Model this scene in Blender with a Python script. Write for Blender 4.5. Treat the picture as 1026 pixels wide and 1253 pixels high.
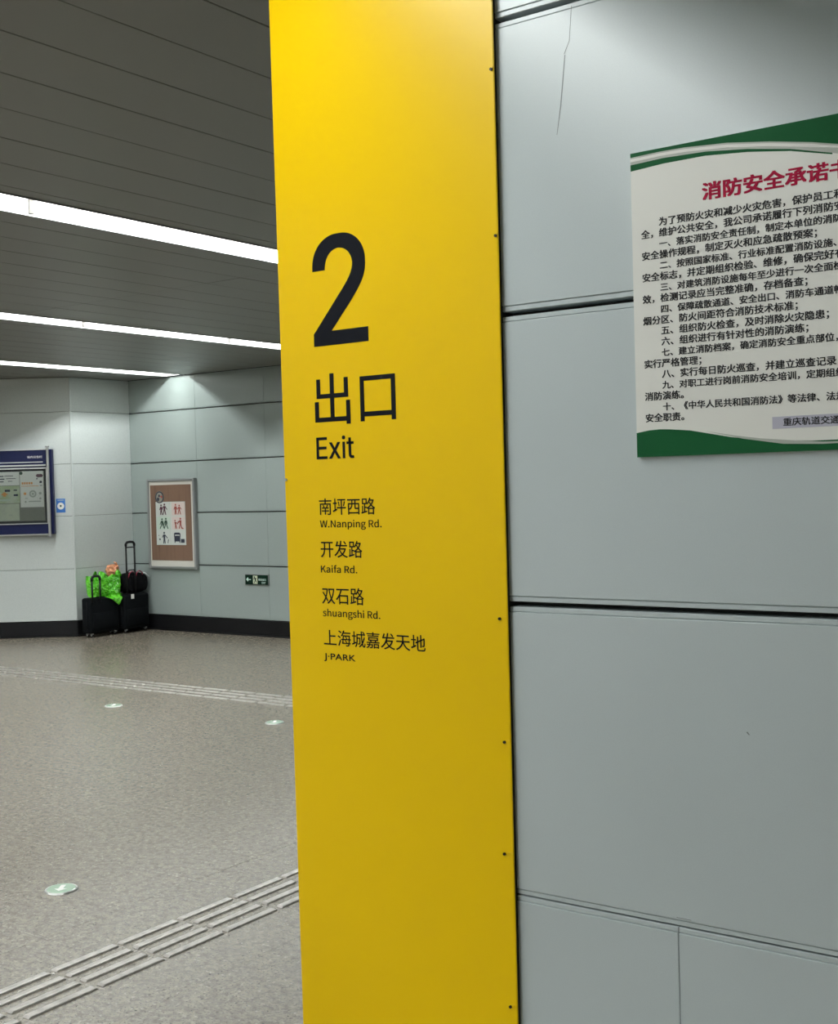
import bpy, bmesh, math, random
from mathutils import Vector, Matrix
random.seed(7)
D = bpy.data; SC = bpy.context.scene; COL = SC.collection
for o in list(D.objects): D.objects.remove(o)

# ------------------------------------------------------------------ camera
F_PX = 1512.0
cam = D.cameras.new('camera'); camo = D.objects.new('camera', cam); COL.objects.link(camo)
cam.sensor_fit = 'HORIZONTAL'; cam.sensor_width = 36.0; cam.lens = 36.0 * F_PX / 1026.0
cam.clip_start = .05; cam.clip_end = 100
YAW, PITCH, ROLL, EYE = 35.6, 1.27, 1.56, 1.65
_a = math.radians(90 + YAW); _p = math.radians(PITCH); _r = math.radians(ROLL)
fw = Vector((math.cos(_a) * math.cos(_p), math.sin(_a) * math.cos(_p), -math.sin(_p)))
rt = fw.cross(Vector((0, 0, 1))).normalized(); up = rt.cross(fw)
rt2 = rt * math.cos(_r) - up * math.sin(_r); up2 = up * math.cos(_r) + rt * math.sin(_r)
mw = Matrix((rt2, up2, -fw)).transposed().to_4x4(); mw.translation = Vector((0, 0, EYE))
camo.matrix_world = mw
SC.camera = camo

# ------------------------------------------------------------------ world, exposure
w = D.worlds.new('world'); SC.world = w; w.use_nodes = True
w.node_tree.nodes['Background'].inputs[0].default_value = (.8, .9, 1, 1)
w.node_tree.nodes['Background'].inputs[1].default_value = .02
SC.view_settings.view_transform = 'Standard'; SC.view_settings.look = 'None'
SC.view_settings.gamma = 1; SC.view_settings.use_curve_mapping = False
SC.view_settings.exposure = 0.0
TUBE_POWER = 6.0      # visible radiance of the tubes
LAMP_RADIANCE = 510.0 # light sent down out of each channel (area lamps lying under the tubes)
SC.cycles.max_bounces = 8; SC.cycles.diffuse_bounces = 5; SC.cycles.glossy_bounces = 4
SC.cycles.sample_clamp_indirect = 4.0
SC.cycles.use_denoising = True
SC.cycles.caustics_reflective = False; SC.cycles.caustics_refractive = False

# ------------------------------------------------------------------ materials
def mat(name, col, rough=.5, metal=0.0, noise=None, bump=None, spec=None, coat=0, speckle=None, streak=None, emit=None, trans=0, rvar=0):
    m = D.materials.new(name); m.use_nodes = True
    nt = m.node_tree; n = nt.nodes; l = nt.links; b = n['Principled BSDF']
    c4 = tuple(col) + (1,)
    b.inputs['Base Color'].default_value = c4
    b.inputs['Roughness'].default_value = rough; b.inputs['Metallic'].default_value = metal
    if spec is not None: b.inputs['Specular IOR Level'].default_value = spec
    if coat: b.inputs['Coat Weight'].default_value = coat; b.inputs['Coat Roughness'].default_value = .08
    if trans: b.inputs['Transmission Weight'].default_value = trans
    if emit: b.inputs['Emission Color'].default_value = tuple(emit[:3]) + (1,); b.inputs['Emission Strength'].default_value = emit[3]
    tc = None
    def geo():
        g = n.new('ShaderNodeNewGeometry'); return g.outputs['Position']
    cur = None
    def mixin(prev, fac_out, other):
        mx = n.new('ShaderNodeMix'); mx.data_type = 'RGBA'
        l.new(fac_out, mx.inputs['Factor'])
        if prev is None: mx.inputs['A'].default_value = c4
        else: l.new(prev, mx.inputs['A'])
        mx.inputs['B'].default_value = tuple(other) + (1,)
        return mx.outputs['Result']
    def noisefac(scale, lo, hi, stretch=None, detail=3, amt=1.0):
        tn = n.new('ShaderNodeTexNoise'); tn.inputs['Scale'].default_value = scale; tn.inputs['Detail'].default_value = detail
        src = geo()
        if stretch:
            mp = n.new('ShaderNodeMapping'); mp.inputs['Scale'].default_value = stretch
            l.new(src, mp.inputs['Vector']); src = mp.outputs['Vector']
        l.new(src, tn.inputs['Vector'])
        mr = n.new('ShaderNodeMapRange'); mr.inputs['From Min'].default_value = lo; mr.inputs['From Max'].default_value = hi
        mr.inputs['To Max'].default_value = amt; mr.interpolation_type = 'SMOOTHSTEP'
        l.new(tn.outputs['Fac'], mr.inputs['Value'])
        return mr.outputs['Result']
    for spec_ in (noise or []):
        cur = mixin(cur, noisefac(**spec_[0]), spec_[1])
    if cur is not None: l.new(cur, b.inputs['Base Color'])
    if bump:
        tn = n.new('ShaderNodeTexNoise'); tn.inputs['Scale'].default_value = bump[0]; l.new(geo(), tn.inputs['Vector'])
        bp = n.new('ShaderNodeBump'); bp.inputs['Strength'].default_value = bump[1]; bp.inputs['Distance'].default_value = bump[2]
        l.new(tn.outputs['Fac'], bp.inputs['Height']); l.new(bp.outputs['Normal'], b.inputs['Normal'])
    if rvar:
        f = noisefac(2.2, .35, .7)
        mr = n.new('ShaderNodeMapRange'); mr.inputs['To Min'].default_value = rough - rvar; mr.inputs['To Max'].default_value = rough + rvar
        l.new(f, mr.inputs['Value']); l.new(mr.outputs['Result'], b.inputs['Roughness'])
    return m

M = {}
M['enamel'] = mat('grey_blue_enamel', (.53, .585, .60), .30, spec=.5, coat=0,
                  noise=[(dict(scale=1.3, lo=.25, hi=.8, amt=.4), (.42, .47, .475)), (dict(scale=420, lo=.3, hi=.8, detail=1, amt=.35), (.46, .51, .52))],
                  bump=(260, .03, .0008))
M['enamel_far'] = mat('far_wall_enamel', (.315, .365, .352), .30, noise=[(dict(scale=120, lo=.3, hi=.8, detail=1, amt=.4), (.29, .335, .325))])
M['enamel_matt'] = mat('pale_wall_enamel', (.56, .60, .59), .42, noise=[(dict(scale=90, lo=.3, hi=.8, detail=1, amt=.4), (.45, .49, .49))])
M['gap'] = mat('dark_joint', (.032, .028, .023), .7)
M['ceil'] = mat('ceiling_plank_paint', (.182, .182, .165), .38, spec=.5, noise=[(dict(scale=200, lo=.3, hi=.8, detail=1, amt=.4), (.165, .165, .150))])
M['ceil_gap'] = mat('ceiling_joint', (.035, .035, .032), .8)
M['white'] = mat('white_reflector', (.86, .87, .85), .45)
M['tube'] = mat('fluorescent_tube', (1, 1, 1), .4, emit=(.96, 1.0, .985, TUBE_POWER))
M['tube'].cycles.emission_sampling = 'NONE'
M['gran'] = mat('grey_granite', (.275, .238, .185), .27, spec=1.0,
                noise=[(dict(scale=34, lo=.38, hi=.70, detail=4, amt=.85), (.13, .112, .088)),
                       (dict(scale=110, lo=.52, hi=.70, detail=2, amt=1), (.05, .043, .035)),
                       (dict(scale=60, lo=.56, hi=.72, detail=3, amt=.8), (.42, .39, .33)),
                       (dict(scale=9, lo=.35, hi=.8, detail=6, amt=.5), (.175, .15, .125))],
                bump=(55, .5, .004))
M['grout'] = mat('dark_grout', (.05, .046, .042), .9)
M['steel'] = mat('brushed_steel', (.50, .47, .44), .34, .55, noise=[(dict(scale=30, lo=.4, hi=.7, amt=.8), (.32, .30, .28))])
M['alu'] = mat('anodised_aluminium', (.62, .62, .6), .3, .9)
M['alu_d'] = mat('dull_grey_aluminium', (.33, .34, .34), .4, .6)
M['yellow'] = mat('yellow_enamel', (.86, .555, .0), .33, spec=.28, bump=(260, .03, .0008))
M['ink'] = mat('black_vinyl', (.005, .006, .010), .6, spec=.12)
M['base'] = mat('black_skirting', (.007, .007, .008), .4, spec=.2)
M['board_white'] = mat('poster_board_white', (.78, .77, .725), .5)
M['pgreen'] = mat('poster_green', (.006, .085, .026), .6, spec=.12)
M['psilver'] = mat('poster_silver_grey', (.42, .43, .39), .45)
M['pred'] = mat('poster_red_ink', (.34, .006, .04), .6, spec=.1)
M['pink'] = mat('poster_black_ink', (.028, .028, .03), .6, spec=.1)
M['lav'] = mat('lavender_tape', (.47, .46, .55), .5)
M['navy'] = mat('navy_blue_paint', (.008, .011, .050), .4, spec=.15)
M['black'] = mat('black_rubber', (.006, .006, .007), .5, spec=.2)
M['fabric'] = mat('black_luggage_cloth', (.004, .005, .006), .8, spec=.08, bump=(400, .2, .002))
M['fabric2'] = mat('black_duffel_cloth', (.004, .004, .005), .8, spec=.08, bump=(300, .2, .002))
M['pinkred'] = mat('crimson_webbing', (.30, .02, .05), .6)
M['wstrap'] = mat('white_webbing', (.7, .7, .7), .6)
M['gbag'] = mat('bright_green_plastic', (.085, .50, .012), .14, coat=.5, noise=[(dict(scale=9, lo=.4, hi=.65, amt=.8), (.15, .66, .03))], bump=(45, 1.0, .02))
M['peach'] = mat('peach_plastic', (.72, .36, .19), .35, noise=[(dict(scale=20, lo=.4, hi=.6), (.62, .25, .13))])
M['brown'] = mat('brown_board', (.175, .105, .072), .7, spec=.2, noise=[(dict(scale=5, lo=.5, hi=.8, stretch=(6, 1, .35), amt=.6), (.11, .065, .045))])
M['cream'] = mat('cream_mount', (.62, .60, .55), .55)
M['card'] = mat('pale_grey_card', (.55, .58, .55), .5)
M['cardg'] = mat('pale_green_card', (.50, .60, .52), .5)
M['cardp'] = mat('pale_pink_card', (.62, .53, .50), .5)
M['redp'] = mat('brick_red_print', (.30, .05, .035), .5)
M['marp'] = mat('maroon_print', (.07, .012, .03), .5)
M['grnp'] = mat('dark_green_print', (.015, .055, .03), .5)
M['blup'] = mat('dark_blue_print', (.015, .02, .04), .5)
M['exitg'] = mat('exit_sign_green', (.003, .018, .010), .5, spec=.1)
M['exitw'] = mat('luminous_print', (.62, .68, .50), .5)
M['exitw2'] = mat('pale_print', (.55, .75, .68), .5)
M['stick'] = mat('blue_sticker', (.03, .15, .48), .4)
M['paper'] = mat('white_paper', (.82, .81, .78), .6)
M['paperg'] = mat('pale_green_paper', (.42, .50, .30), .6, noise=[(dict(scale=9, lo=.4, hi=.7), (.55, .60, .48))])
M['papery'] = mat('cream_green_paper', (.56, .60, .47), .6, noise=[(dict(scale=7, lo=.4, hi=.7), (.48, .50, .42))])
M['greyp'] = mat('grey_backing', (.22, .22, .185), .6)
M['orange'] = mat('orange_print', (.75, .30, .06), .5)
M['palec'] = mat('pale_print_grey', (.42, .45, .40), .5)
M['glassg'] = mat('pale_green_glass', (.50, .66, .52), .12, coat=.6)
M['rust'] = mat('dark_screw', (.015, .010, .008), .5, .3)
M['sill'] = mat('dirt_mark', (.19, .21, .215), .5)
def window_glass():
    m = D.materials.new('clear_glazing'); m.use_nodes = True; nt = m.node_tree; n = nt.nodes; l = nt.links
    n.remove(n['Principled BSDF'])
    t = n.new('ShaderNodeBsdfTransparent'); t.inputs[0].default_value = (.93, .95, .94, 1)
    g = n.new('ShaderNodeBsdfGlossy'); g.inputs['Roughness'].default_value = .06
    fr = n.new('ShaderNodeFresnel'); fr.inputs[0].default_value = 1.45
    mx = n.new('ShaderNodeMixShader'); l.new(fr.outputs[0], mx.inputs[0]); l.new(t.outputs[0], mx.inputs[1]); l.new(g.outputs[0], mx.inputs[2])
    l.new(mx.outputs[0], n['Material Output'].inputs['Surface']); return m
M['glazing'] = window_glass()

# ------------------------------------------------------------------ helpers
def link(name, me, parent=None, m=None, loc=None, rz=None):
    o = D.objects.new(name, me); COL.objects.link(o)
    if parent is not None: o.parent = parent
    if loc is not None: o.location = loc
    if rz is not None: o.rotation_euler = (0, 0, rz)
    if m is not None and me is not None and len(me.materials) == 0: me.materials.append(M[m])
    return o
def empty(name, loc=(0, 0, 0), rz=0, label=None, cat=None, group=None):
    o = D.objects.new(name, None); COL.objects.link(o); o.location = loc; o.rotation_euler = (0, 0, rz); o.empty_display_size = .05
    tag(o, label, cat, group); return o
def tag(o, label=None, cat=None, group=None, kind=None):
    if label: o['label'] = label
    if cat: o['category'] = cat
    if group: o['group'] = group
    if kind: o['kind'] = kind
    return o
def me_from(bm, name='mesh', smooth=False):
    bm.normal_update()
    me = D.meshes.new(name); bm.to_mesh(me); bm.free()
    if smooth:
        for p in me.polygons: p.use_smooth = True
    return me
def box_bm(x0, x1, y0, y1, z0, z1, bev=0, seg=1, bm=None):
    b = bmesh.new()
    bmesh.ops.create_cube(b, size=1)
    for v in b.verts:
        v.co = Vector(((x0 + x1) / 2 + v.co.x * (x1 - x0), (y0 + y1) / 2 + v.co.y * (y1 - y0), (z0 + z1) / 2 + v.co.z * (z1 - z0)))
    if bev: bmesh.ops.bevel(b, geom=b.edges[:], offset=bev, segments=seg, affect='EDGES', profile=.5)
    if bm is not None:
        me = D.meshes.new('tmp'); b.to_mesh(me); b.free(); bm.from_mesh(me); D.meshes.remove(me); return bm
    return b
def box(name, x0, x1, y0, y1, z0, z1, m, parent=None, bev=0, seg=1, smooth=False):
    return link(name, me_from(box_bm(x0, x1, y0, y1, z0, z1, bev, seg), name, smooth), parent, m)
def poly(name, pts, y0, y1, m, parent=None):
    """polygon given in (x, z), extruded along y from y0 (front) to y1"""
    bm = bmesh.new()
    a = [bm.verts.new((x, y0, z)) for x, z in pts]; b = [bm.verts.new((x, y1, z)) for x, z in pts]
    n = len(pts)
    bm.faces.new(a); bm.faces.new(list(reversed(b)))
    for i in range(n): bm.faces.new((a[i], b[i], b[(i + 1) % n], a[(i + 1) % n]))
    bmesh.ops.recalc_face_normals(bm, faces=bm.faces[:])
    return link(name, me_from(bm, name), parent, m)
def polys_bm(list_pts, y0, y1):
    bm = bmesh.new()
    for pts in list_pts:
        a = [bm.verts.new((x, y0, z)) for x, z in pts]; b = [bm.verts.new((x, y1, z)) for x, z in pts]; n = len(pts)
        bm.faces.new(a); bm.faces.new(list(reversed(b)))
        for i in range(n): bm.faces.new((a[i], b[i], b[(i + 1) % n], a[(i + 1) % n]))
    bmesh.ops.recalc_face_normals(bm, faces=bm.faces[:])
    return bm
def circ(cx, cz, r, n=14, sx=1.0): return [(cx + sx * r * math.cos(2 * math.pi * i / n), cz + r * math.sin(2 * math.pi * i / n)) for i in range(n)]
def ring(cx, cz, r0, r1, n=20):
    out = []
    for i in range(n):
        a, b = 2 * math.pi * i / n, 2 * math.pi * (i + 1) / n
        out.append([(cx + r1 * math.cos(a), cz + r1 * math.sin(a)), (cx + r1 * math.cos(b), cz + r1 * math.sin(b)), (cx + r0 * math.cos(b), cz + r0 * math.sin(b)), (cx + r0 * math.cos(a), cz + r0 * math.sin(a))])
    return out
def bar2(x0, z0, x1, z1, w):
    dx, dz = x1 - x0, z1 - z0; L = math.hypot(dx, dz) or 1; nx, nz = -dz / L * w / 2, dx / L * w / 2
    return [(x0 + nx, z0 + nz), (x1 + nx, z1 + nz), (x1 - nx, z1 - nz), (x0 - nx, z0 - nz)]
def tube_bm(pts, r, n=8, bm=None, flat=None):
    own = bm is None
    if own: bm = bmesh.new()
    pts = [Vector(p) for p in pts]; rings = []
    prev = None
    for i, p in enumerate(pts):
        t = (pts[min(i + 1, len(pts) - 1)] - pts[max(i - 1, 0)]).normalized()
        if prev is None:
            u = t.cross(Vector((0, 0, 1)))
            if u.length < .1: u = t.cross(Vector((1, 0, 0)))
        else: u = prev - t * prev.dot(t)
        u.normalize(); prev = u; v = t.cross(u)
        ru, rv = (r, r) if flat is None else flat
        rings.append([bm.verts.new(p + u * ru * math.cos(2 * math.pi * k / n) + v * rv * math.sin(2 * math.pi * k / n)) for k in range(n)])
    for a, b in zip(rings, rings[1:]):
        for k in range(n): bm.faces.new((a[k], a[(k + 1) % n], b[(k + 1) % n], b[k]))
    bm.faces.new(list(reversed(rings[0]))); bm.faces.new(rings[-1])
    return bm
def tube(name, pts, r, m, parent=None, n=8, flat=None): return link(name, me_from(tube_bm(pts, r, n, None, flat), name, True), parent, m)
def cyl_bm(c, r, h, axis='z', n=20, r2=None):
    bm = bmesh.new(); bmesh.ops.create_cone(bm, cap_ends=True, segments=n, radius1=r, radius2=r if r2 is None else r2, depth=h)
    if axis == 'y': bmesh.ops.rotate(bm, verts=bm.verts[:], matrix=Matrix.Rotation(math.pi / 2, 3, 'X'))
    if axis == 'x': bmesh.ops.rotate(bm, verts=bm.verts[:], matrix=Matrix.Rotation(math.pi / 2, 3, 'Y'))
    bmesh.ops.translate(bm, verts=bm.verts[:], vec=Vector(c)); return bm
def cyl(name, c, r, h, m, parent=None, axis='z', n=20, r2=None): return link(name, me_from(cyl_bm(c, r, h, axis, n, r2), name), parent, m)

try: FONT = D.fonts.load(bpy.utils.system_resource('DATAFILES', path='fonts') + '/Inter.woff2')   # Blender's own interface font
except Exception: FONT = None
try: FONT2 = D.fonts.load(bpy.utils.system_resource('DATAFILES', path='fonts') + '/Noto Sans CJK Regular.woff2')
except Exception: FONT2 = None
def text_mesh(s, bold=0.0, res=3, thick=.0):
    c = D.curves.new('txt', 'FONT'); c.body = s; c.size = 20; c.resolution_u = res
    if FONT and s in ('2', 'Exit', 'EXIT'): c.font = FONT
    elif FONT2 and '·' not in s and all(ord(ch) < 256 for ch in s): c.font = FONT2
    o = D.objects.new('txt', c); COL.objects.link(o)
    bpy.context.view_layer.update()
    dg = bpy.context.evaluated_depsgraph_get()
    me = D.meshes.new_from_object(o.evaluated_get(dg))
    D.objects.remove(o); D.curves.remove(c)
    me.materials.clear()
    me.transform(Matrix.Scale(.05, 4))
    if bold:      # heavier strokes: the same outlines printed again, shifted by a hair
        bm = bmesh.new()
        for k, (dx, dy) in enumerate(((-bold, -bold * .6), (bold, -bold * .6), (-bold, bold * .6), (bold, bold * .6))):
            n0 = len(bm.verts); bm.from_mesh(me); bm.verts.ensure_lookup_table()
            for v in bm.verts[n0:]: v.co.x += dx; v.co.y += dy; v.co.z = k
        bm.to_mesh(me); bm.free()
    return me
def place_text(me, fx, fz, y, m, parent, name='lettering'):
    """map the flat text (x, y) on the plane y = const with functions fx, fz; ink sits 0.3 mm proud"""
    for v in me.vertices: v.co = (fx(v.co.x), y - v.co.z * .00006, fz(v.co.y))
    if len(me.polygons) and me.polygons[0].normal.y > 0: me.flip_normals()
    return link(name, me, parent, m)
def fit_text(s, x0, x1, z0, z1, y, m, parent, bold=0.0, res=3):
    me = text_mesh(s, bold, res)
    xs = [v.co.x for v in me.vertices]; ys = [v.co.y for v in me.vertices]
    a, b, c, d = min(xs), max(xs), min(ys), max(ys)
    return place_text(me, lambda x: x0 + (x - a) / (b - a) * (x1 - x0), lambda q: z0 + (q - c) / (d - c) * (z1 - z0), y, m, parent)
def em_text(s, x0, zb, em, y, m, parent, bold=0.0, res=1, asp=1.0):
    me = text_mesh(s, bold, res)
    for v in me.vertices: v.co.z *= 1
    return place_text(me, lambda x: x0 + x * em, lambda q: zb + q * em * asp, y, m, parent)

# ------------------------------------------------------------------ setting: walls of enamel panels
H = 3.0
LEV = [.785, 1.396, 1.998, 2.602]
def panel_me(wd, h, lip=True, depth=.045):
    """an enamelled panel: pressed sheet with a narrow lip along its top and bottom edges, x 0..wd, z 0..h, face at y=0"""
    if lip: prof = [(0, depth), (0, .004), (.0012, .0016), (.0095, .0016), (.0102, .004), (.0112, .004), (.012, .0003), (.0126, 0)]
    else: prof = [(0, depth), (0, .0025), (.0025, 0)]
    full = prof + [(h - z, y) for z, y in reversed(prof)]
    bm = bmesh.new()
    xs = [(0, .001), (.001, 0), (wd - .001, 0), (wd, .001)]
    cols = [[bm.verts.new((x, min(depth, y + off) if y < depth else depth, z)) for z, y in full] for x, off in xs]
    for a, b in zip(cols, cols[1:]):
        for i in range(len(full) - 1): bm.faces.new((a[i], b[i], b[i + 1], a[i + 1]))
    n = len(full)
    for c in (cols[0], cols[-1]):
        bm.faces.new(c if c is cols[-1] else list(reversed(c)))
    for a, b in zip(cols, cols[1:]): bm.faces.new((a[0], a[-1], b[-1], b[0]))
    bmesh.ops.recalc_face_normals(bm, faces=bm.faces[:])
    return me_from(bm, 'panel')
PCACHE = {}
def wall(name, loc, rz, x0, x1, joints, gapz=.010, gapx=.0016, lip=True, material='enamel', levels=None, z0=.185, tight=(.785,), label=None):
    """a wall in its own frame: x along it, face at y=0, room towards -y. joints: list of joint xs for each row"""
    lv = LEV if levels is None else levels
    wo = box(name, x0, x1, .046, .20, 0, H, 'gap'); wo.location = loc; wo.rotation_euler = (0, 0, rz); tag(wo, label, kind='structure')
    zs = [z0] + lv + [H - .002]
    for r in range(len(zs) - 1):
        a, b = zs[r], zs[r + 1]
        ga = .0015 if (a in tight or r == 0) else gapz / 2; gb = .0015 if (b in tight or r == len(zs) - 2) else gapz / 2
        js = [x0] + [j for j in joints[r % len(joints)] if x0 + .05 < j < x1 - .05] + [x1]
        for i in range(len(js) - 1):
            xa = js[i] + (gapx / 2 if i else 0); xb = js[i + 1] - (gapx / 2 if i < len(js) - 2 else 0)
            key = (round(xb - xa, 4), round(b - gb - a - ga, 4), lip, material)
            if key not in PCACHE:
                me = panel_me(key[0], key[1], lip); me.materials.append(M[material]); PCACHE[key] = me
            link('panel', PCACHE[key], wo, None, (xa, 0, a + ga))
    return wo
def skirting(name, loc, rz, x0, x1, label=None):
    o = box(name, x0, x1, -.004, .045, .012, .178, 'base', bev=.003); o.location = loc; o.rotation_euler = (0, 0, rz); tag(o, label, kind='structure')
    p = box('plinth', x0, x1, -.03, .045, 0, .014, 'base', o, bev=.003)
    return o

NEAR_Y = 2.20
R90 = math.pi / 2
def js(a, step, lo, hi):
    out = []; k = math.ceil((lo - a) / step)
    while a + k * step < hi: out.append(a + k * step); k += 1
    return out
wn = wall('wall_near', (0, NEAR_Y, 0), 0, -1.349, 4.9, [js(-.987, 1.1, -1.3, 5), js(-.3, 1.1, -.5, 5), js(-.3, 1.1, -.5, 5), js(-.3, 1.1, -.5, 5), js(-.3, 1.1, -.5, 5)], gapz=.0105,
          label='grey-blue enamel panel wall beside the yellow column face')
skirting('baseboard_near', (0, NEAR_Y, 0), 0, -1.349, 4.9)
FAR_Y = 10.17; COR_X = -11.56; P0 = (-11.56, 9.29)
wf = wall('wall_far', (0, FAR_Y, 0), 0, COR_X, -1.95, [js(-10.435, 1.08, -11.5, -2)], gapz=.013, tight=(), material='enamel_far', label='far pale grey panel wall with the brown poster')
skirting('baseboard_far', (0, FAR_Y, 0), 0, COR_X, -1.95)
wc = wall('wall_corner', (COR_X, 0, 0), R90, P0[1], FAR_Y, [[]], gapz=.004, lip=False, material='enamel_matt', tight=(), label='short pale panel wall beside the luggage')
skirting('baseboard_corner', (COR_X, 0, 0), R90, P0[1], FAR_Y)
AL = math.radians(36)
wl = wall('wall_left', (P0[0], P0[1], 0), AL, -7.4, 0.0, [js(-1.65, 1.65, -7.3, -.2)], gapz=.004, lip=False, material='enamel_matt', tight=(), label='pale panel wall behind the navy notice board')
skirting('baseboard_left', (P0[0], P0[1], 0), AL, -7.4, 0.0)
# thin metal corner strip where the two pale walls meet
cs = cyl('trim_1', (P0[0] - .004, P0[1] - .002, 1.59), .012, 2.80, 'enamel_matt', n=10); tag(cs, kind='structure')
PE = (P0[0] - 7.4 * math.cos(AL), P0[1] - 7.4 * math.sin(AL))
wr = wall('wall_return', (-1.945, FAR_Y, 0), -R90, .0, FAR_Y - NEAR_Y - .06, [js(0, 1.1, .2, 7.8)], gapz=.010)
wall('wall_right', (4.9, NEAR_Y, 0), -R90, 0, 7.2, [js(0, 1.1, .2, 7)])
wall('wall_rear', (4.9, -5.0, 0), 2 * R90, 0, 4.9 - PE[0], [js(0, 1.1, .2, 22)])
wall('wall_west', (PE[0], -5.0, 0), R90, 0, PE[1] + 5.0, [js(0, 1.1, .2, 12)])

# ------------------------------------------------------------------ floor of granite tiles
fl = box('floor', -17.9, 5.2, -5.3, 10.5, -.12, -.004, 'grout'); tag(fl, 'speckled grey granite tile floor', kind='structure')
TX, TY, JX, JY = .812, .775, -3.83, 2.875
g = .0018
tbm = box_bm(g / 2, TX - g / 2, g / 2, TY - g / 2, -.02, 0, bev=.001); tme = me_from(tbm, 'tile'); tme.materials.append(M['gran'])
rest = bmesh.new()
i0, i1 = math.floor((-17.7 - JX) / TX), math.ceil((4.9 - JX) / TX); k0, k1 = math.floor((-5 - JY) / TY), math.ceil((10.2 - JY) / TY)
cnt = 0
for i in range(i0, i1):
    for k in range(k0, k1):
        x, y = JX + i * TX, JY + k * TY
        near = -12.8 < x < -.3 and -.5 < y < 9.7
        y1 = min(y + TY, 10.17)
        # outside the angled wall?
        cx_, cy_ = x + TX / 2, y + TY / 2
        if near and cnt < 298 and y + TY <= 10.2:
            link('tile', tme, fl, None, (x, y, random.uniform(-.0004, .0004))); cnt += 1
        else:
            box_bm(x + g / 2, x + TX - g / 2, y + g / 2, min(y + TY, 10.2) - g / 2, -.02, 0, 0, 1, rest)
ro = link('tile_field', me_from(rest, 'tile_field'), fl, 'gran'); ro['kind'] = 'stuff'

# ------------------------------------------------------------------ ceiling of long planks with light channels between
LX = [-13.60, -10.68, -7.90, -4.835, -1.86, 3.2]
LHW = .14
ce = box('ceiling', -17.9, 5.2, -5.3, 10.5, 3.20, 3.35, 'ceil_gap'); tag(ce, 'dark grey linear plank ceiling', kind='structure')
edges = [-17.9]
x = -2.449
allj = sorted([-2.449 + .3055 * k for k in range(-52, 26)])
PC = {}
ivals = []; lo = -17.9
for c in LX: ivals.append((lo, c - LHW - .006)); lo = c + LHW + .006
ivals.append((lo, 5.1))
def plank(xa, xb, ya, yb):
    key = (round(xb - xa, 4), round(yb - ya, 3))
    if key not in PC:
        bm = bmesh.new(); wd, ln = key
        prof = [(0, .03), (0, .004), (.003, 0), (wd - .003, 0), (wd, .004), (wd, .03)]
        a = [bm.verts.new((px, 0, pz)) for px, pz in prof]; b = [bm.verts.new((px, ln, pz)) for px, pz in prof]
        for q in range(len(prof)): bm.faces.new((a[q], a[(q + 1) % 6], b[(q + 1) % 6], b[q]))
        bm.faces.new(a); bm.faces.new(b); bmesh.ops.recalc_face_normals(bm, faces=bm.faces[:])
        me = me_from(bm, 'plank'); me.materials.append(M['ceil']); PC[key] = me
    link('plank', PC[key], ce, None, (xa, ya, H + random.uniform(0, .0012)))
for a, b in ivals:
    jl = [a] + [j for j in allj if a + .05 < j < b - .05] + [b]
    for p, q in zip(jl, jl[1:]):
        plank(p + .0009, q - .0009, -5.0, 5.8); plank(p + .0009, q - .0009, 5.804, 10.16)

# ------------------------------------------------------------------ ceiling light channels
def ceiling_light(xc, y0, y1, label, brackets=()):
    t = empty('ceiling_light', (xc, y0, H), 0, label, 'light', 'recessed light strips in the plank ceiling')
    L = y1 - y0
    bm = bmesh.new()
    hw = LHW
    prof = [(-hw, 0), (-hw, .12), (hw, .12), (hw, 0)]
    outer = [(-hw - .004, 0), (-hw - .004, .124), (hw + .004, .124), (hw + .004, 0)]
    for ya in (0,):
        a = [bm.verts.new((px, 0, pz)) for px, pz in prof + outer[::-1]]; b = [bm.verts.new((px, L, pz)) for px, pz in prof + outer[::-1]]
        for q in range(8): bm.faces.new((a[q], a[(q + 1) % 8], b[(q + 1) % 8], b[q]))
        for v in (a, b):
            bm.faces.new((v[0], v[1], v[6], v[7])); bm.faces.new((v[1], v[2], v[5], v[6])); bm.faces.new((v[2], v[3], v[4], v[5]))
    bmesh.ops.recalc_face_normals(bm, faces=bm.faces[:])
    link('channel', me_from(bm, 'channel'), t, 'white')
    for s in (-1, 1):
        xa = s * (hw + .002) - .006
        box('edge_trim', xa, xa + .010, 0, L, -.006, 0.001, 'alu_d', t)
        box('end_cap', -hw, hw, (0 if s < 0 else L - .004), (.004 if s < 0 else L), .002, .12, 'white', t)
    n = max(1, int(L / 1.25)); seg = L / n
    tm = me_from(tube_bm([(0, .02, 0), (0, seg - .02, 0)], .014, 8), 'tube', True); tm.materials.append(M['tube'])
    hm = me_from(box_bm(-.016, .016, -.02, .02, -.012, .04), 'lamp_holder'); hm.materials.append(M['white'])
    for k in range(n):
        link('tube', tm, t, None, (0, k * seg, .082))
        if k: link('lamp_holder', hm, t, None, (0, k * seg, .08))
    m_ = 3; sl = (L - .12) / m_
    for k in range(m_):
        for sd in (-1, 1):      # the light of a round tube: one half thrown to each side
            ld = D.lights.new('lamp', 'AREA'); ld.shape = 'RECTANGLE'; ld.size = .026; ld.size_y = sl - .01
            ld.energy = LAMP_RADIANCE * math.pi * ld.size * ld.size_y * .25; ld.color = (.96, 1.0, .985)
            lo_ = D.objects.new('lamp', ld); COL.objects.link(lo_); lo_.parent = t; lo_.location = (sd * .019, (k + .5) * sl, .070)
            lo_.rotation_euler = (0, -sd * math.radians(50), 0)
    for yb in brackets:
        box('bracket', -hw, -hw + .012, yb - y0 - .014, yb - y0 + .014, .004, .085, 'gap', t)
    return t
ceiling_light(LX[3], -4.9, FAR_Y - .02, 'nearest and widest of the lit strips in the dark plank ceiling', (3.80,))
ceiling_light(LX[2], -4.9, FAR_Y - .02, 'middle of the three visible lit strips in the plank ceiling', (6.62, 8.30))
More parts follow.
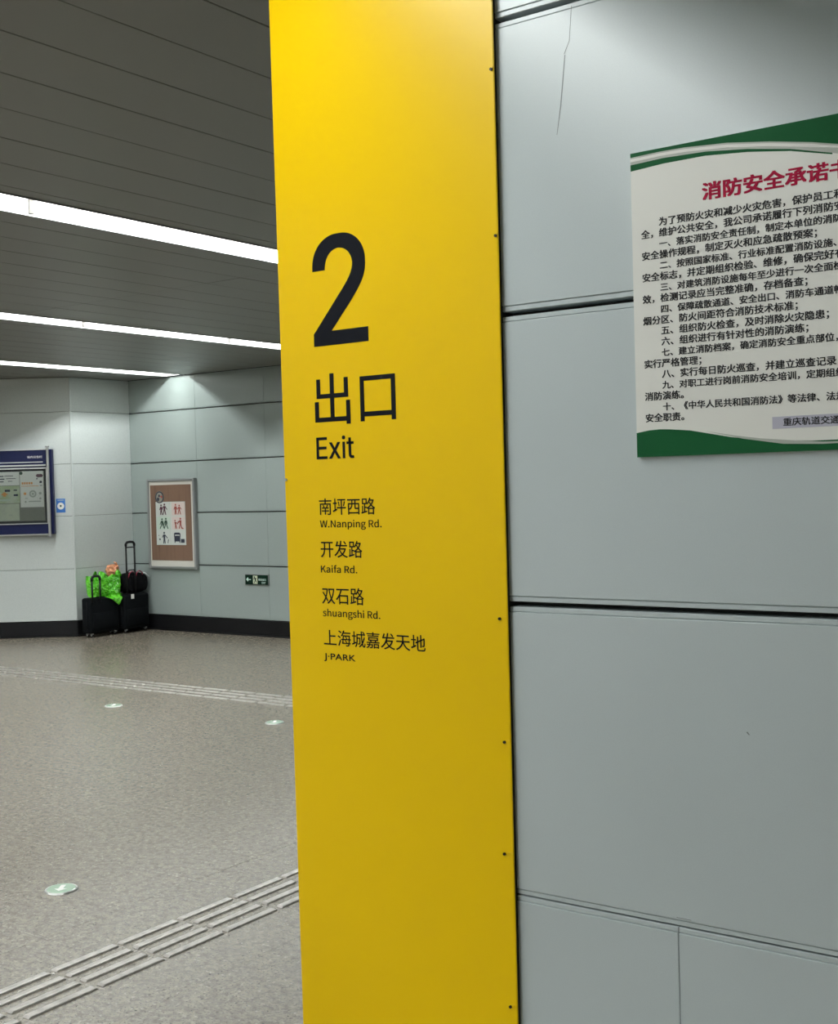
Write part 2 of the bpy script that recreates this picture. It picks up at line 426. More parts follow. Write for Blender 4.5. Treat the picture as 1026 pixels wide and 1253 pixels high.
ceiling_light(LX[1], -4.9, FAR_Y - .05, 'farthest lit strip, ending above the brown poster')
ceiling_light(LX[0], -4.9, 7.3, 'light strip running toward the notice board wall, out of view')
ceiling_light(LX[4], -4.9, NEAR_Y - .28, 'light strip ending above the yellow column face, out of view')
ceiling_light(LX[5], -4.9, NEAR_Y - .03, 'added fill light strip right of the camera, out of view')  # added strip off the regular spacing, placed to brighten the lower near wall

# ------------------------------------------------------------------ yellow column sheet with exit lettering
ye = empty('column_sign', (-1.65, NEAR_Y, 0), 0, 'tall yellow wall panel with black number 2 and street names', 'sign')
ox, oy = 1.65, -NEAR_Y
YF = 2.185
bm = bmesh.new()
def yl(z): return -1.944 - .013 * (z - .377) / 2.415
def yr(z): return -1.346 + .001 * (z - .5) / 2.1
zz = [0.0, 3.0 - .002]
vs = []
for z in zz: vs.append([bm.verts.new((yl(z) + ox, YF + oy, z)), bm.verts.new((yr(z) + ox, YF + oy, z)), bm.verts.new((yr(z) + ox, 2.188 + oy, z)), bm.verts.new((yl(z) + ox, 2.188 + oy, z))])
for k in range(4): bm.faces.new((vs[0][k], vs[0][(k + 1) % 4], vs[1][(k + 1) % 4], vs[1][k]))
bm.faces.new(list(reversed(vs[0]))); bm.faces.new(vs[1])
ed = [e for e in bm.edges if abs(e.verts[0].co.z - e.verts[1].co.z) > 1 and e.verts[0].co.y < YF + oy + .001]
bmesh.ops.bevel(bm, geom=ed, offset=.0012, segments=2, affect='EDGES')
link('sheet', me_from(bm, 'sheet'), ye, 'yellow')
box('backing', -1.938 + ox, -1.351 + ox, -.0118, .195, 0, H - .005, 'gap', ye)
TYY = YF + oy - .0006
TX_ = [('2', -1.848, -1.689, 1.973, 2.223, .010, 10), ('出口', -1.851, -1.619, 1.792, 1.909, .006, 6), ('Exit', -1.850, -1.739, 1.714, 1.766, .008, 6),
       ('南坪西路', -1.847, -1.684, 1.586, 1.624, .006, 4), ('W.Nanping Rd.', -1.846, -1.667, 1.552, 1.575, .004, 4),
       ('开发路', -1.846, -1.724, 1.488, 1.527, .006, 4), ('Kaifa Rd.', -1.847, -1.740, 1.453, 1.471, .004, 4),
       ('双石路', -1.846, -1.723, 1.381, 1.420, .006, 4), ('shuangshi Rd.', -1.845, -1.678, 1.347, 1.370, .004, 4),
       ('上海城嘉发天地', -1.844, -1.556, 1.285, 1.322, .006, 4), ('J·PARK', -1.845, -1.752, 1.248, 1.267, .012, 4)]
for s, a, b, c, d, bo, rs in TX_:
    fit_text(s, a + ox, b + ox, c, d, TYY, 'ink', ye, bo, rs)
for (sx, sz) in [(-1.350, 2.159), (-1.364, 1.366), (-1.360, 1.108), (-1.367, .872), (-1.3505, 2.50), (-1.362, .55)]:
    cyl('screw', (sx + ox, YF + oy - .001, sz), .0032, .005, 'rust', ye, 'y', 10)
    box('clip', sx + ox + .003, -1.3465 + ox, YF + oy - .0015, YF + oy, sz + .0015, sz + .0045, 'yellow', ye)
cyl('screw', (-1.9445 + ox, YF + oy - .001, 1.670), .003, .005, 'alu', ye, 'y', 10)

# ------------------------------------------------------------------ fire safety poster on the near wall
PX0, PX1, PZ0, PZ1 = -1.0455, -.490, 1.691, 2.274
PF = 2.190
fp = empty('fire_safety_poster', (-.77, NEAR_Y, 2.0), 0, 'white and green fire safety poster with red title and small black text', 'poster')
fx, fz = .77, -2.0
po = box('board', PX0 + fx, PX1 + fx, PF - NEAR_Y, -.0005, PZ0 + fz, PZ1 + fz, 'board_white', fp)
def pp(name, pts, m, lay): return poly(name, [(x_ + fx, z_ + fz) for x_, z_ in pts], PF - NEAR_Y - .0003 * lay, PF - NEAR_Y - .00005, m, fp)
b1 = [(PX0, 2.266), (-.985, 2.2675), (-.935, 2.2665), (-.852, 2.260), (-.773, 2.248), (-.697, 2.233), (-.653, 2.222), (-.60, 2.207), (-.54, 2.188), (PX1, 2.170)]
pp('green_band', [(PX0, PZ1), (PX1, PZ1)] + b1[::-1], 'pgreen', 1)
b2t = [(PX0, 2.252), (-.978, 2.2545), (-.893, 2.2515), (-.813, 2.242), (-.735, 2.228), (-.661, 2.208), (-.60, 2.190), (PX1, 2.15)]
pp('silver_band', b1 + b2t[::-1], 'psilver', 1)
s_hi = [(a_[0], a_[1] - .004 * 1) for a_ in b1]
pp('silver_highlight', [(x_, z_ - .003) for x_, z_ in b1[:-1]] + [(x_, z_ - .0085 + (.002 if i_ > 5 else 0)) for i_, (x_, z_) in reversed(list(enumerate(b1[:-1])))], 'board_white', 2)
b2b = [(PX0, 2.240), (-.978, 2.244), (-.894, 2.244), (-.813, 2.2365), (-.735, 2.2245), (-.661, 2.2055)]
pp('green_line', b2t[:6] + b2b[::-1], 'pgreen', 1)
gb = [(PX0, 1.738), (-1.019, 1.742), (-.997, 1.743), (-.977, 1.742), (-.936, 1.738), (-.896, 1.730), (-.856, 1.722), (-.818, 1.717), (-.761, 1.712), (-.706, 1.709), (-.663, 1.709), (-.58, 1.712), (PX1, 1.718)]
pp('green_band', gb + [(PX1, PZ0), (PX0, PZ0)], 'pgreen', 1)
pp('silver_band', [(-.904, 1.735), (-.849, 1.7245), (-.799, 1.717), (-.74, 1.711), (-.688, 1.7065), (-.62, 1.7055), (-.62, 1.7035), (-.688, 1.7025), (-.758, 1.7055), (-.833, 1.718)], 'psilver', 2)
ty = PF - NEAR_Y - .0005
fit_text('消防安全承诺书', -.902 + fx, -.629 + fx, 2.162 + fz, 2.195 + fz, ty, 'pred', fp, .036, 3)
LINES = ['　　为了预防火灾和减少火灾危害，保护员工和公共财产安', '全，维护公共安全，我公司承诺履行下列消防安全职责：', '　　一、落实消防安全责任制，制定本单位的消防安全制度、消防',
         '安全操作规程，制定灭火和应急疏散预案；', '　　二、按照国家标准、行业标准配置消防设施、器材，设置消防', '安全标志，并定期组织检验、维修，确保完好有效；',
         '　　三、对建筑消防设施每年至少进行一次全面检测，确保完好有', '效，检测记录应当完整准确，存档备查；', '　　四、保障疏散通道、安全出口、消防车通道畅通，保证防火防',
         '烟分区、防火间距符合消防技术标准；', '　　五、组织防火检查，及时消除火灾隐患；', '　　六、组织进行有针对性的消防演练；', '　　七、建立消防档案，确定消防安全重点部位，设置防火标志，',
         '实行严格管理；', '　　八、实行每日防火巡查，并建立巡查记录；', '　　九、对职工进行岗前消防安全培训，定期组织消防安全培训和', '消防演练。', '　　十、《中华人民共和国消防法》等法律、法规规定的其他消防', '安全职责。']
EM = .0183
for i, s in enumerate(LINES):
    zb = 2.137 - .0206 * i - .0145 * .5 + .0035
    ind = s.count('　'); t_ = s.lstrip('　')
    if len(t_) + ind > 28: e = EM * .94
    else: e = EM
    em_text(t_, -1.0265 + ind * EM + fx, zb + fz - .0035, e, ty, 'pink', fp, .027, 2, .93)
pp('name_strip', [(-.7775, 1.733), (-.60, 1.733), (-.60, 1.7545), (-.7775, 1.7545)], 'lav', 2)
em_text('重庆轨道交通集团', -.758 + fx, 1.7385 + fz, .0168, ty - .0004, 'pink', fp, .022, 1, .9)

box('joint_strip', -.9886, -.9854, .0018, .02, .187, .783, 'sill', wn)
# scuffs and drip marks on the near wall panels
for nm, pts in [('drip_mark', [(-1.1705, 2.590), (-1.1695, 2.590), (-1.176, 2.523), (-1.188, 2.499), (-1.1895, 2.499), (-1.177, 2.523)]),
                ('drip_mark', [(-1.1880, 2.497), (-1.1862, 2.497), (-1.198, 2.399), (-1.209, 2.343), (-1.210, 2.343), (-1.2005, 2.399)]),
                ('scuff_mark', [(-.843, 1.175), (-.840, 1.176), (-.836, 1.1705), (-.838, 1.170)]),
                ('scuff_mark', [(-.99, .803), (-.96, .8025), (-.96, .8015), (-.99, .802)])]:
    poly(nm, pts, -.0003, .0002, 'sill', wn)

# ------------------------------------------------------------------ brown poster in a silver frame on the far wall
bp_ = empty('framed_poster', (-10.845, FAR_Y, 1.27), 0, 'brown framed poster with six pictogram cards on the far wall', 'poster')
qx, qz = 10.845, -1.27
def bx(name, x0, x1, y0, y1, z0, z1, m, bev=0): return box(name, x0 + qx, x1 + qx, y0, y1, z0 + qz, z1 + qz, m, bp_, bev)
def pq(name, lst, m, y0): return link(name, me_from(polys_bm([[(x_ + qx, z_ + qz) for x_, z_ in p] for p in lst], y0, y0 + .0015), name), bp_, m)
FX0, FX1, FZ0, FZ1 = -11.245, -10.445, .735, 1.800
for a in [(FX0, FX0 + .03, FZ0, FZ1), (FX1 - .03, FX1, FZ0, FZ1)]: bx('frame_side', a[0], a[1], -.05, 0, a[2], a[3], 'alu_d', .004)
for a in [(FX0 + .03, FX1 - .03, FZ0, FZ0 + .03), (FX0 + .03, FX1 - .03, FZ1 - .03, FZ1)]: bx('frame_rail', a[0], a[1], -.05, 0, a[2], a[3], 'alu_d', .004)
bx('mount', FX0 + .028, FX1 - .028, -.034, -.002, FZ0 + .028, FZ1 - .028, 'cream')
bx('brown_sheet', -11.195, -10.51, -.037, -.0345, .835, 1.728, 'brown')
cards = []
CX = [(-11.095, -10.865), (-10.835, -10.615)]; CZ = [(1.365, 1.52), (1.20, 1.35), (1.025, 1.185)]
cm = [['card', 'cardp'], ['cardg', 'cardp'], ['card', 'card']]
bx('card_sheet', -11.105, -10.608, -.0385, -.0372, 1.018, 1.528, 'card')
for r in range(3):
    for c in range(2): bx('pictogram_card', CX[c][0], CX[c][1], -.041, -.0387, CZ[r][0], CZ[r][1], cm[r][c])
def fig(cx, cz, h, lean=0, legs=.3, arm=None):
    """little printed figure: head, tapered trunk, legs, arms; cz = feet level"""
    r = h * .095; out = [circ(cx + lean * h, cz + h * .90, r, 10)]
    hx = cx + lean * h * .35
    out.append([(cx + lean * h * .85 - h * .13, cz + h * .76), (cx + lean * h * .85 + h * .13, cz + h * .76), (hx + h * .09, cz + h * .42), (hx - h * .09, cz + h * .42)])
    out.append(bar2(hx - h * .03, cz + h * .45, cx - legs * h * .5, cz, h * .10)); out.append(bar2(hx + h * .03, cz + h * .45, cx + legs * h * .5, cz, h * .10))
    for dx, dz in (arm or [(-.22, .45), (.22, .45)]): out.append(bar2(cx + lean * h * .85 + (h * .1 if dx > 0 else -h * .1), cz + h * .72, cx + dx * h, cz + dz * h, h * .07))
    return out
yz = -.0428
pq('pictogram', fig(-11.010, 1.375, .125, .0, .25) + fig(-10.955, 1.375, .135, .02, .35, [(-.35, .5), (.35, .45)]), 'marp', yz)
pq('pictogram', fig(-10.765, 1.378, .125, .0, .2) + fig(-10.705, 1.378, .115, .02, .4, [(-.3, .5), (.35, .5)]), 'redp', yz)
pq('pictogram', fig(-11.0, 1.21, .125, .0, .6, [(-.3, .4), (.25, .3)]) + fig(-10.935, 1.21, .13, .0, .5, [(-.3, .3), (.2, .4)]), 'grnp', yz)
pq('pictogram', fig(-10.765, 1.21, .105, -.15, .2, [(.3, .55), (.35, .5)]) + fig(-10.690, 1.21, .13, .0, .35, [(-.4, .55), (-.3, .5)]) + [bar2(-10.68, 1.225, -10.645, 1.21, .014)], 'redp', yz)
pq('pictogram', fig(-10.970, 1.035, .14, .0, .18, [(-.25, .5), (.4, .45)]) + [circ(-11.045, 1.085, .012, 8), bar2(-10.91, 1.04, -10.90, 1.085, .01), circ(-11.06, 1.13, .006, 6)], 'blup', yz)
pq('pictogram', [[(-10.80, 1.155), (-10.79, 1.165), (-10.715, 1.165), (-10.70, 1.155), (-10.70, 1.14), (-10.80, 1.14)], bar2(-10.795, 1.155, -10.795, 1.115, .016), bar2(-10.705, 1.155, -10.705, 1.115, .016),
                 [(-10.80, 1.06), (-10.80, 1.115), (-10.775, 1.128), (-10.725, 1.128), (-10.70, 1.115), (-10.70, 1.06)], bar2(-10.785, 1.06, -10.795, 1.045, .012), bar2(-10.715, 1.06, -10.705, 1.045, .012),
                 [(-10.69, 1.045), (-10.69, 1.09), (-10.63, 1.09), (-10.63, 1.045)]], 'blup', yz)
pq('round_emblem', [circ(-11.035, 1.582, .075, 22)], 'greyp', -.0395)
pq('emblem_print', ring(-11.035, 1.582, .058, .072, 22) + [circ(-11.06, 1.56, .022, 10), circ(-11.04, 1.60, .016, 8)], 'blup', -.041)
pq('emblem_print', [circ(-10.995, 1.585, .014, 8), bar2(-11.03, 1.59, -10.99, 1.60, .01)], 'redp', -.0425)

# green exit sign low on the far wall
ex = empty('exit_sign', (-9.53, FAR_Y, .635), 0, 'small dark green exit sign with arrow low on the far wall', 'sign')
sx_, sz_ = 9.535, -.634
box('backplate', -.178, .178, -.014, 0, -.061, .061, 'alu_d', ex, .002)
box('face', -.172, .172, -.017, -.0142, -.055, .055, 'exitg', ex)
link('arrow', me_from(polys_bm([[(-.158, .002), (-.132, .026), (-.124, .018), (-.124, .006), (-.086, .006), (-.086, -.003), (-.124, -.003), (-.124, -.013), (-.132, -.021)]], -.019, -.0172)), ex, 'exitw2')
box('running_man_panel', -.052, .014, -.019, -.0172, -.045, .046, 'exitw', ex)
link('running_man', me_from(polys_bm([circ(-.030, .030, .009, 10), [(-.034, .020), (-.012, .022), (-.006, -.006), (-.020, -.008)], bar2(-.012, .018, .008, .010, .006), bar2(-.034, .018, -.046, .004, .006), bar2(-.018, -.006, -.034, -.036, .008), bar2(-.010, -.006, .002, -.030, .008)], -.0205, -.0192)), ex, 'exitg')
fit_text('安全出口', .030, .140, -.010, .016, -.0176, 'exitw2', ex, .03, 1)
fit_text('EXIT', .078, .138, -.042, -.022, -.0176, 'exitw2', ex, .02, 1)
# a small light sensor spot seen at the panel edge is only the screw above

# ------------------------------------------------------------------ notice board on the left wall (x runs to the corner)
nb = empty('notice_board', (P0[0] - .24 * math.cos(AL), P0[1] - .24 * math.sin(AL), 1.2), AL, 'navy and silver notice board with posted papers behind glass', 'board')
def nx(s): return -(s - .24)
def B(name, s0, s1, y0, y1, z0, z1, m, bev=0, parent=None): return box(name, nx(s1), nx(s0), y0, y1, z0 - 1.2, z1 - 1.2, m, parent or nb, bev)
SE = 2.10
B('back_box', .212, SE, -.075, 0, 1.195, 2.172, 'navy', .003)
B('top_rail', .262, SE - .03, -.085, -.074, 2.166, 2.180, 'alu', .002)
B('bottom_rail', .262, SE - .03, -.085, -.074, 1.188, 1.203, 'alu', .002)
for s in (.254, SE - .04):
    cyl('post', (nx(s), -.098, 1.688 - 1.2), .0155, 1.035, 'alu', nb, 'z', 14)
    for zc in (2.203, 1.172): cyl('post_cap', (nx(s), -.098, zc - 1.2), .024, .014, 'alu_d', nb, 'z', 14)
B('divider_rail', .315, SE - .10, -.082, -.074, 2.022, 2.034, 'alu', .002)
B('divider_rail', .282, SE - .06, -.088, -.074, 1.982, 2.000, 'alu', .002)
for z0_, z1_ in ((1.316, 1.328), (1.950, 1.966)): B('case_rail', .270, SE - .06, -.090, -.074, z0_, z1_, 'alu', .002)
for s in (.270, SE - .072): B('case_stile', s, s + .012, -.090, -.074, 1.328, 1.950, 'alu', .002)
B('case_lining', .282, SE - .072, -.078, -.0745, 1.328, 1.950, 'black')
B('pin_panel', .306, SE - .10, -.081, -.0783, 1.355, 1.925, 'greyp')
B('glass', .282, SE - .072, -.0895, -.0885, 1.328, 1.950, 'glazing')
def paper(s0, s1, z0, z1, m): return B('notice_paper', s0, s1, -.0825, -.0812, z0, z1, m)
def pr(name, lst, m): return link(name, me_from(polys_bm([[(nx(s), z - 1.2) for s, z in p] for p in lst], -.0833, -.0826)), nb, m)
paper(.316, .583, 1.512, 1.926, 'paper')
paper(.590, .86, 1.768, 1.922, 'paper'); paper(.590, .86, 1.563, 1.762, 'paperg'); paper(.600, .86, 1.362, 1.556, 'papery')
paper(.87, 1.14, 1.768, 1.922, 'paper'); paper(.87, 1.14, 1.563, 1.762, 'paperg'); paper(.87, 1.14, 1.362, 1.556, 'papery')
paper(1.16, 1.42, 1.50, 1.92, 'paper'); paper(1.45, 1.70, 1.45, 1.90, 'paperg'); paper(1.73, 1.97, 1.50, 1.92, 'paper')
def RR(s0, s1, z0, z1): return [(s0, z0), (s1, z0), (s1, z1), (s0, z1)]
pr('dark_badge', [[(.316, 1.872), (.330, 1.890), (.385, 1.890), (.400, 1.872), (.385, 1.853), (.330, 1.853)]], 'marp')
pr('print_block', [RR(.333, .36, 1.787, 1.806), RR(.33, .355, 1.755, 1.762), RR(.38, .395, 1.83, 1.845), circ(.345, 1.80, .014, 8)], 'blup')
pr('print_heading', [RR(.44 + k * .026, .46 + k * .026, 1.775, 1.800) for k in range(5)], 'orange')
pr('print_line', [RR(.37, .57, 1.752, 1.758)], 'orange')
pr('print_circle', ring(.44, 1.665, .024, .042, 20) + [circ(.44, 1.665, .015, 10), circ(.355, 1.67, .016, 10), circ(.355, 1.61, .013, 8), RR(.35, .49, 1.572, 1.584), circ(.525, 1.575, .012, 8), RR(.50, .53, 1.61, 1.618)], 'palec')
pr('print_circle', [circ(.53, 1.668, .016, 10)], 'orange')
pr('print_circle', [circ(.57, 1.905, .02, 12)], 'grnp')
for off in (0, .28):
    pr('print_line', [RR(.66 + off, .76 + off, 1.873, 1.880), RR(.63 + off, .74 + off, 1.842, 1.849), RR(.67 + off, .72 + off, 1.812, 1.819), RR(.77 + off, .85 + off, 1.868, 1.880), RR(.76 + off, .85 + off, 1.836, 1.848), RR(.77 + off, .85 + off, 1.806, 1.817)], 'blup')
    pr('print_block', [RR(.62 + off, .66 + off, 1.705, 1.718), RR(.61 + off, .66 + off, 1.645, 1.665), RR(.70 + off, .76 + off, 1.695, 1.72)], 'navy')
    pr('print_block', [RR(.73 + off, .80 + off, 1.66, 1.675), RR(.75 + off, .78 + off, 1.64, 1.69)], 'orange')
    pr('print_block', [RR(.80 + off, .855 + off, 1.63, 1.69), RR(.70 + off, .85 + off, 1.59, 1.61)], 'cardg')
    pr('print_block', [RR(.825 + off, .86 + off, 1.44, 1.452), RR(.835 + off, .86 + off, 1.40, 1.425), RR(.85 + off, .86 + off, 1.49, 1.53)], 'blup')
    pr('print_block', [RR(.68 + off, .72 + off, 1.425, 1.433)], 'palec')
fit_text('站内公告栏', nx(.492), nx(.321), 2.073 - 1.2, 2.101 - 1.2, -.0765, 'paper', nb, .01, 2)
st = empty('wall_sticker', (P0[0] - .147 * math.cos(AL), P0[1] - .147 * math.sin(AL), 1.52), AL, 'small blue sticker with white disc right of the notice board', 'sticker')
box('sheet', -.052, .052, -.003, -.0005, -.08, .08, 'stick', st)
link('white_disc', me_from(polys_bm([circ(0, -.005, .040, 20)], -.0038, -.0031)), st, 'paper')
link('dark_dot', me_from(polys_bm([circ(0, -.004, .012, 10)], -.0046, -.0039)), st, 'grnp')
link('print_line', me_from(polys_bm([RR(-.036, .036, .058, .066)], -.0038, -.0031)), st, 'palec')

# ------------------------------------------------------------------ tactile strips
def bar_me(L, wd=.030, h=.005):
    bm = bmesh.new(); hw = wd / 2
    prof = [(-hw, 0), (-hw * .9, h * .75), (-hw * .65, h), (hw * .65, h), (hw * .9, h * .75), (hw, 0)]
    rings = []
    for y, s in ((0, 1), (.008, 1), (L - .008, 1), (L, 1)):
        sc = 0.12 if y in (0, L) else 1
        rings.append([bm.verts.new((px, y, pz * sc)) for px, pz in prof])
    for a, b in zip(rings, rings[1:]):
        for q in range(5): bm.faces.new((a[q], b[q], b[q + 1], a[q + 1]))
    bm.faces.new(rings[0]); bm.faces.new(list(reversed(rings[-1])))
    for a, b in zip(rings, rings[1:]): bm.faces.new((a[0], a[5], b[5], b[0]))
    bmesh.ops.recalc_face_normals(bm, faces=bm.faces[:])
    me = me_from(bm, 'tactile_bar'); me.materials.append(M['steel']); return me
BM_ = bar_me(.277, .034, .0075)
t1 = empty('tactile_strip', (-3.41, 1.49, 0), 0, 'near tactile strip of four rows of steel bars across the floor', 'tactile strip', 'steel tactile strips')
for r, xr in enumerate((-3.533, -3.455, -3.376, -3.295)):
    for k in range(-5, 13):
        link('tactile_bar', BM_, t1, None, (xr + 3.41, 2.390 + k * .2975 - 1.49 + random.uniform(-.003, .003), 0))
t2 = empty('tactile_strip', (-7.5, 7.12, 0), 0, 'far tactile strip of steel bars in front of the luggage', 'tactile strip', 'steel tactile strips')
for r, yr_ in enumerate((6.985, 7.085, 7.185, 7.285)):
    for k in range(-18, 18):
        x_ = -6.3 + k * .2975
        if not (-11.5 < x_ < -2.3) or (-3.72 < x_ - .15 < -3.1): continue
        b = link('tactile_bar', BM_, t2, None, (x_ + 7.5, yr_ - 7.12 + random.uniform(-.003, .003), 0)); b.rotation_euler = (0, 0, R90)

# ------------------------------------------------------------------ round floor markers
def marker(x, y, label, rz=0):
    t = empty('floor_marker', (x, y, 0), rz, label, 'floor marker', 'round guide discs set in the floor')
    cyl('rim', (0, 0, .003), .070, .006, 'alu', t, 'z', 32, .066)
    cyl('glass_disc', (0, 0, .0072), .060, .003, 'glassg', t, 'z', 32, .056)
    bm = bmesh.new()
    def lay(pts):
        a = [bm.verts.new((u, v, .0088)) for u, v in pts]; b = [bm.verts.new((u, v, .0092)) for u, v in pts]; n = len(pts)
        bm.faces.new(b); bm.faces.new(list(reversed(a)))
        for i in range(n): bm.faces.new((a[i], a[(i + 1) % n], b[(i + 1) % n], b[i]))
    lay([(-.040, .0), (-.012, .026), (-.012, .010), (.036, .010), (.036, -.010), (-.012, -.010), (-.012, -.026)])
    link('arrow_print', me_from(bm), t, 'paper')
    for k in range(3):
        a = k * 2 * math.pi / 3 + .5
        cyl('rivet', (.0635 * math.cos(a), .0635 * math.sin(a), .007), .0035, .003, 'steel', t, 'z', 8)
    return t
marker(-4.232, 3.272, 'round glass floor disc nearest the camera, beside the near tactile strip', 2.2)
marker(-7.513, 6.358, 'small round floor disc below the far tactile strip, left of the two', 2.2)
marker(-5.907, 6.435, 'small round floor disc beside the yellow column, right of the two far ones', 2.2)

# ------------------------------------------------------------------ luggage
def suitcase(x0, x1, y0, y1, z1, poles, ztop, grip, label, tagz=None):
    """upright wheeled case; poles: two (x, y) positions of the telescopic handle"""
    cx_, cy_ = (x0 + x1) / 2, (y0 + y1) / 2
    t = empty('suitcase', (cx_, cy_, 0), 0, label, 'suitcase', 'black suitcases in the corner')
    X = lambda v: v - cx_; Y = lambda v: v - cy_
    box('body', X(x0), X(x1), Y(y0), Y(y1), .045, z1, 'fabric', t, .028, 3, True)
    box('front_pocket', X(x1) - .004, X(x1) + .016, Y(y0) + .035, Y(y1) - .035, .09, z1 * .62, 'fabric', t, .007, 2, True)
    box('side_pocket', X(x0) + .035, X(x1) - .04, Y(y0) - .010, Y(y0) + .004, .10, z1 * .7, 'fabric', t, .005, 2, True)
    # zipper running round the case
    zp = [(X(x1) - .055, Y(y0) - .003, .09), (X(x1) - .055, Y(y0) - .003, z1 - .05), (X(x1) - .055, Y(y0) + .03, z1 + .003), (X(x1) - .055, Y(y1) - .03, z1 + .003), (X(x1) - .055, Y(y1) + .003, z1 - .05), (X(x1) - .055, Y(y1) + .003, .09)]
    tube('zipper', zp, .004, 'black', t, 6)
    for (a, b) in poles:
        tube('handle_pole', [(X(a), Y(b), z1 - .05), (X(a), Y(b), ztop - .02)], .0105, 'black', t, 8)
    (ax, ay), (bx_, by) = poles
    A = Vector((X(ax), Y(ay), ztop)); Bv = Vector((X(bx_), Y(by), ztop))
    mid = (A + Bv) / 2
    tube('grip', [A + Vector((0, 0, -.035)), A + Vector((0, 0, -.012)), A * .85 + Bv * .15 + Vector((0, 0, .010)), mid + Vector((0, 0, .014)), A * .15 + Bv * .85 + Vector((0, 0, .010)), Bv + Vector((0, 0, -.012)), Bv + Vector((0, 0, -.035))], .015, 'black', t, 8)
    if grip: tube('grip_brace', [A + Vector((0, 0, -.05)), Bv + Vector((0, 0, -.05))], .008, 'black', t, 6)
    tube('carry_handle', [(X(x0) + .07, 0, z1 - .005), (X(x0) + .08, 0, z1 + .018), (X(x1) - .10, 0, z1 + .018), (X(x1) - .09, 0, z1 - .005)], .008, 'black', t, 6)
    for wx in (x0 + .05, x1 - .035):
        for wy in (y0 + .045, y1 - .045):
            w_ = cyl('wheel', (X(wx), Y(wy), .022), .022, .018, 'black', t, 'y', 16)
            box('wheel_fork', -.018, .018, -.013, .013, .024, .052, 'alu_d', w_, .003).location = (X(wx), Y(wy), 0)
            cyl('hub', (X(wx), Y(wy), .022), .009, .022, 'alu', w_, 'y', 10)
    return t, X, Y
s1, X1, Y1 = suitcase(-11.420, -11.262, 9.235, 9.665, .452, [(-11.250, 9.262), (-11.250, 9.378)], .69, False, 'smaller black suitcase carrying the green bag')
s2, X2, Y2 = suitcase(-11.515, -11.215, 9.695, 10.085, .455, [(-11.242, 9.772), (-11.242, 9.900)], 1.055, True, 'larger black suitcase with raised handle under the duffel')
box('paper_tag', X2(-11.212), X2(-11.206), Y2(9.80), Y2(9.845), .40, .455, 'paper', s2, .002)

# duffel bag on the larger suitcase
df = empty('duffel_bag', (-11.385, 9.968, .458), 0, 'black duffel bag with crimson handles on the larger suitcase', 'bag')
bm = bmesh.new(); bmesh.ops.create_cube(bm, size=1)
bmesh.ops.subdivide_edges(bm, edges=bm.edges[:], cuts=7, use_grid_fill=True)
for v in bm.verts:
    x_, y_, z_ = v.co * 2
    n = Vector((abs(x_) ** 4 + abs(y_) ** 4 + abs(z_) ** 4, 0, 0)).x ** .25
    p = Vector((x_, y_, z_)) / max(n, .01) * 1.0
    k = 1 if n < 1e-4 else 1
    sag = 1 - .10 * max(0, p.z) * abs(p.y)
    w_ = .004 * math.sin(p.y * 9 + p.z * 5) + .003 * math.sin(p.x * 13 + p.z * 8)
    v.co = Vector((p.x * .122 * (1 + .05 * (1 - p.z)) + w_, p.y * .180, .118 + p.z * .116 * sag + w_ * .6))
zmin = min(v.co.z for v in bm.verts)
for v in bm.verts: v.co.z -= zmin
link('body', me_from(bm, 'body', True), df, 'fabric2')
for dy in (-.10, .08): box('strap', -.138, .128, dy - .014, dy + .014, .02, .205, 'fabric2', df, .006, 2)
for k, dy in ((0, -.09), (1, .02)):
    tube('crimson_handle', [(.10, dy - .055, .17), (.105, dy - .03, .235), (.09, dy + .02, .262), (.10, dy + .06, .235), (.105, dy + .055, .18)], .007, 'pinkred', df, 6, (.011, .004))
tube('black_handle', [(.02, -.10, .22), (.03, -.06, .268), (.03, .01, .272), (.02, .05, .225)], .007, 'black', df, 6)
tube('white_strap', [(.03, .10, .235), (.10, .125, .225), (.128, .16, .18)], .006, 'wstrap', df, 6, (.009, .003))
tube('zipper', [(.0, -.17, .225), (.0, -.05, .238), (.0, .08, .238), (.0, .17, .225)], .004, 'black', df, 6)

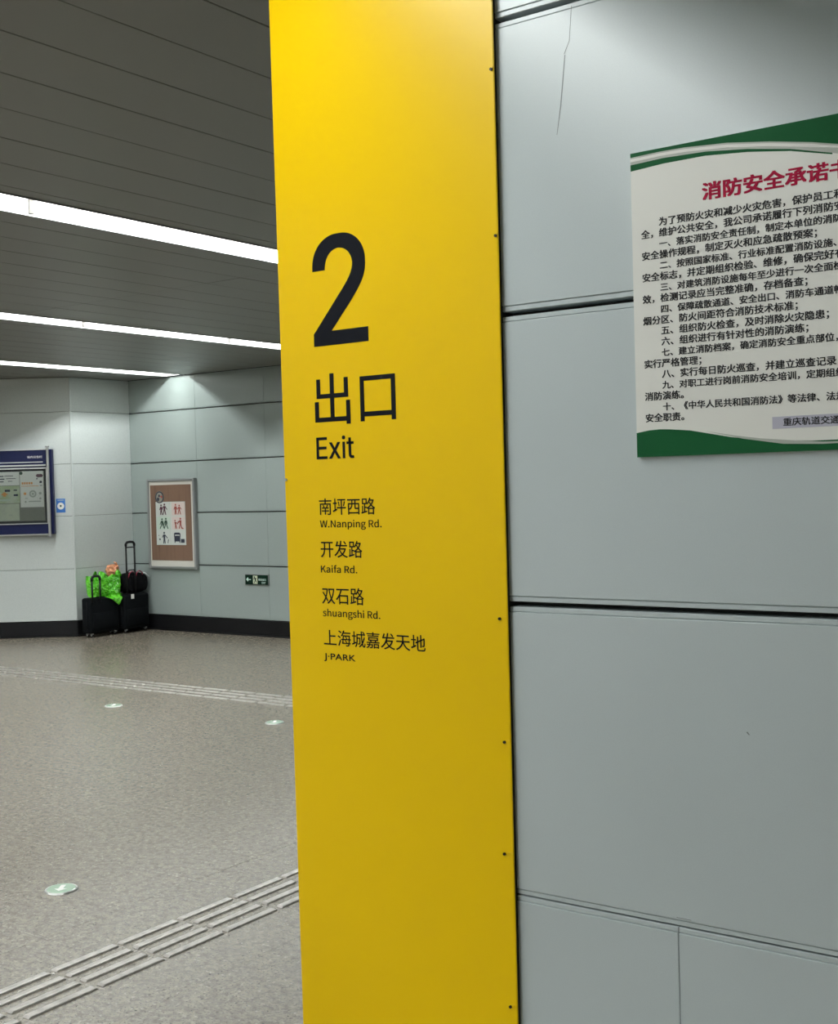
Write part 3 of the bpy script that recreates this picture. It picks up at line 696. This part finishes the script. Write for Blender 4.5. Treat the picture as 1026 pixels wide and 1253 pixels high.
# green plastic bag on the smaller suitcase, one corner sagging between the cases
from mathutils import noise as mn
GX, GY = -11.36, 9.475
gbg = empty('plastic_bag', (GX, GY, .456), 0, 'glossy bright green plastic carrier bag on the smaller suitcase', 'bag')
bm = bmesh.new()
NU, NV = 44, 26
def sm(a, b, t): t = min(1, max(0, (t - a) / (b - a))); return t * t * (3 - 2 * t)
def gpt(u, v, side):
    y = 9.285 + .485 * u - .02 * (1 - v) * (u - .5)
    zb = .456 - .112 * max(0, min((u - .38) / .33, (.87 - u) / .16, 1))
    zt = .690 + .045 * math.exp(-((u - .36) / .09) ** 2) + .046 * math.exp(-((u - .90) / .10) ** 2) + .012 * math.sin(u * 21)
    z = zb + (zt - zb) * v
    low = sm(.470, .425, z) if z < .470 else 0
    low = 1 - sm(.425, .475, z)
    th = (.006 + .092 * (math.sin(math.pi * min(1, max(0, u))) ** .45) * (math.sin(math.pi * min(1, v * .80 + .06)) ** .6)) * (1 - .82 * low)
    xc = -11.362 + low * .143 - .01 * v
    n = Vector((side, (u - .5) * .6, 0))
    q = Vector((y * 19, z * 19, side * 3.7))
    d = (mn.noise(q) * .026 + abs(mn.noise(q * 2.1 + Vector((4, 2, 1)))) * .034 - .006 + mn.noise(q * 5.1) * .005) * (1 - .75 * low)
    fade = min(1, 6 * u, 6 * (1 - u))
    return Vector((xc + side * th, y, z)) + n * d * fade
g_ = {}
for side in (1, -1):
    for i_ in range(NU + 1):
        for j_ in range(NV + 1):
            edge = i_ in (0, NU) or j_ == 0
            if edge and side == -1: g_[(side, i_, j_)] = g_[(1, i_, j_)]; continue
            p = gpt(i_ / NU, j_ / NV, side if not edge else .02)
            g_[(side, i_, j_)] = bm.verts.new((p.x - GX, p.y - GY, p.z - .456))
for side in (1, -1):
    for i_ in range(NU):
        for j_ in range(NV):
            f = [g_[(side, i_, j_)], g_[(side, i_ + 1, j_)], g_[(side, i_ + 1, j_ + 1)], g_[(side, i_, j_ + 1)]]
            bm.faces.new(f if side == 1 else f[::-1])
bmesh.ops.recalc_face_normals(bm, faces=bm.faces[:])
link('body', me_from(bm, 'body', False), gbg, 'gbag')
for yy in (9.45, 9.705):
    tube('handle_loop', [(.055, yy - GY - .035, .215), (.050, yy - GY - .025, .268), (.035, yy - GY, .290), (.04, yy - GY + .025, .266), (.045, yy - GY + .035, .215)], .008, 'gbag', gbg, 6, (.016, .004))
# peach bag poking out above the green one
pb = empty('plastic_bag', (-11.40, 9.70, .672), 0, 'crumpled peach-coloured plastic bag poking out above the green bag', 'bag')
bm = bmesh.new(); bmesh.ops.create_icosphere(bm, subdivisions=4, radius=1)
for v in bm.verts:
    n_ = v.co.normalized(); k = 1 + .35 * mn.noise(n_ * 2.4 + Vector((3, 1, 7))) + .22 * mn.noise(n_ * 6) + .1 * mn.noise(n_ * 13)
    v.co = Vector((n_.x * .055 * k, n_.y * .088 * k, .060 + n_.z * .080 * k))
link('body', me_from(bm, 'body', True), pb, 'peach')
tube('knot', [(.03, .03, .12), (.04, .02, .155), (.03, -.005, .165)], .010, 'peach', pb, 6)
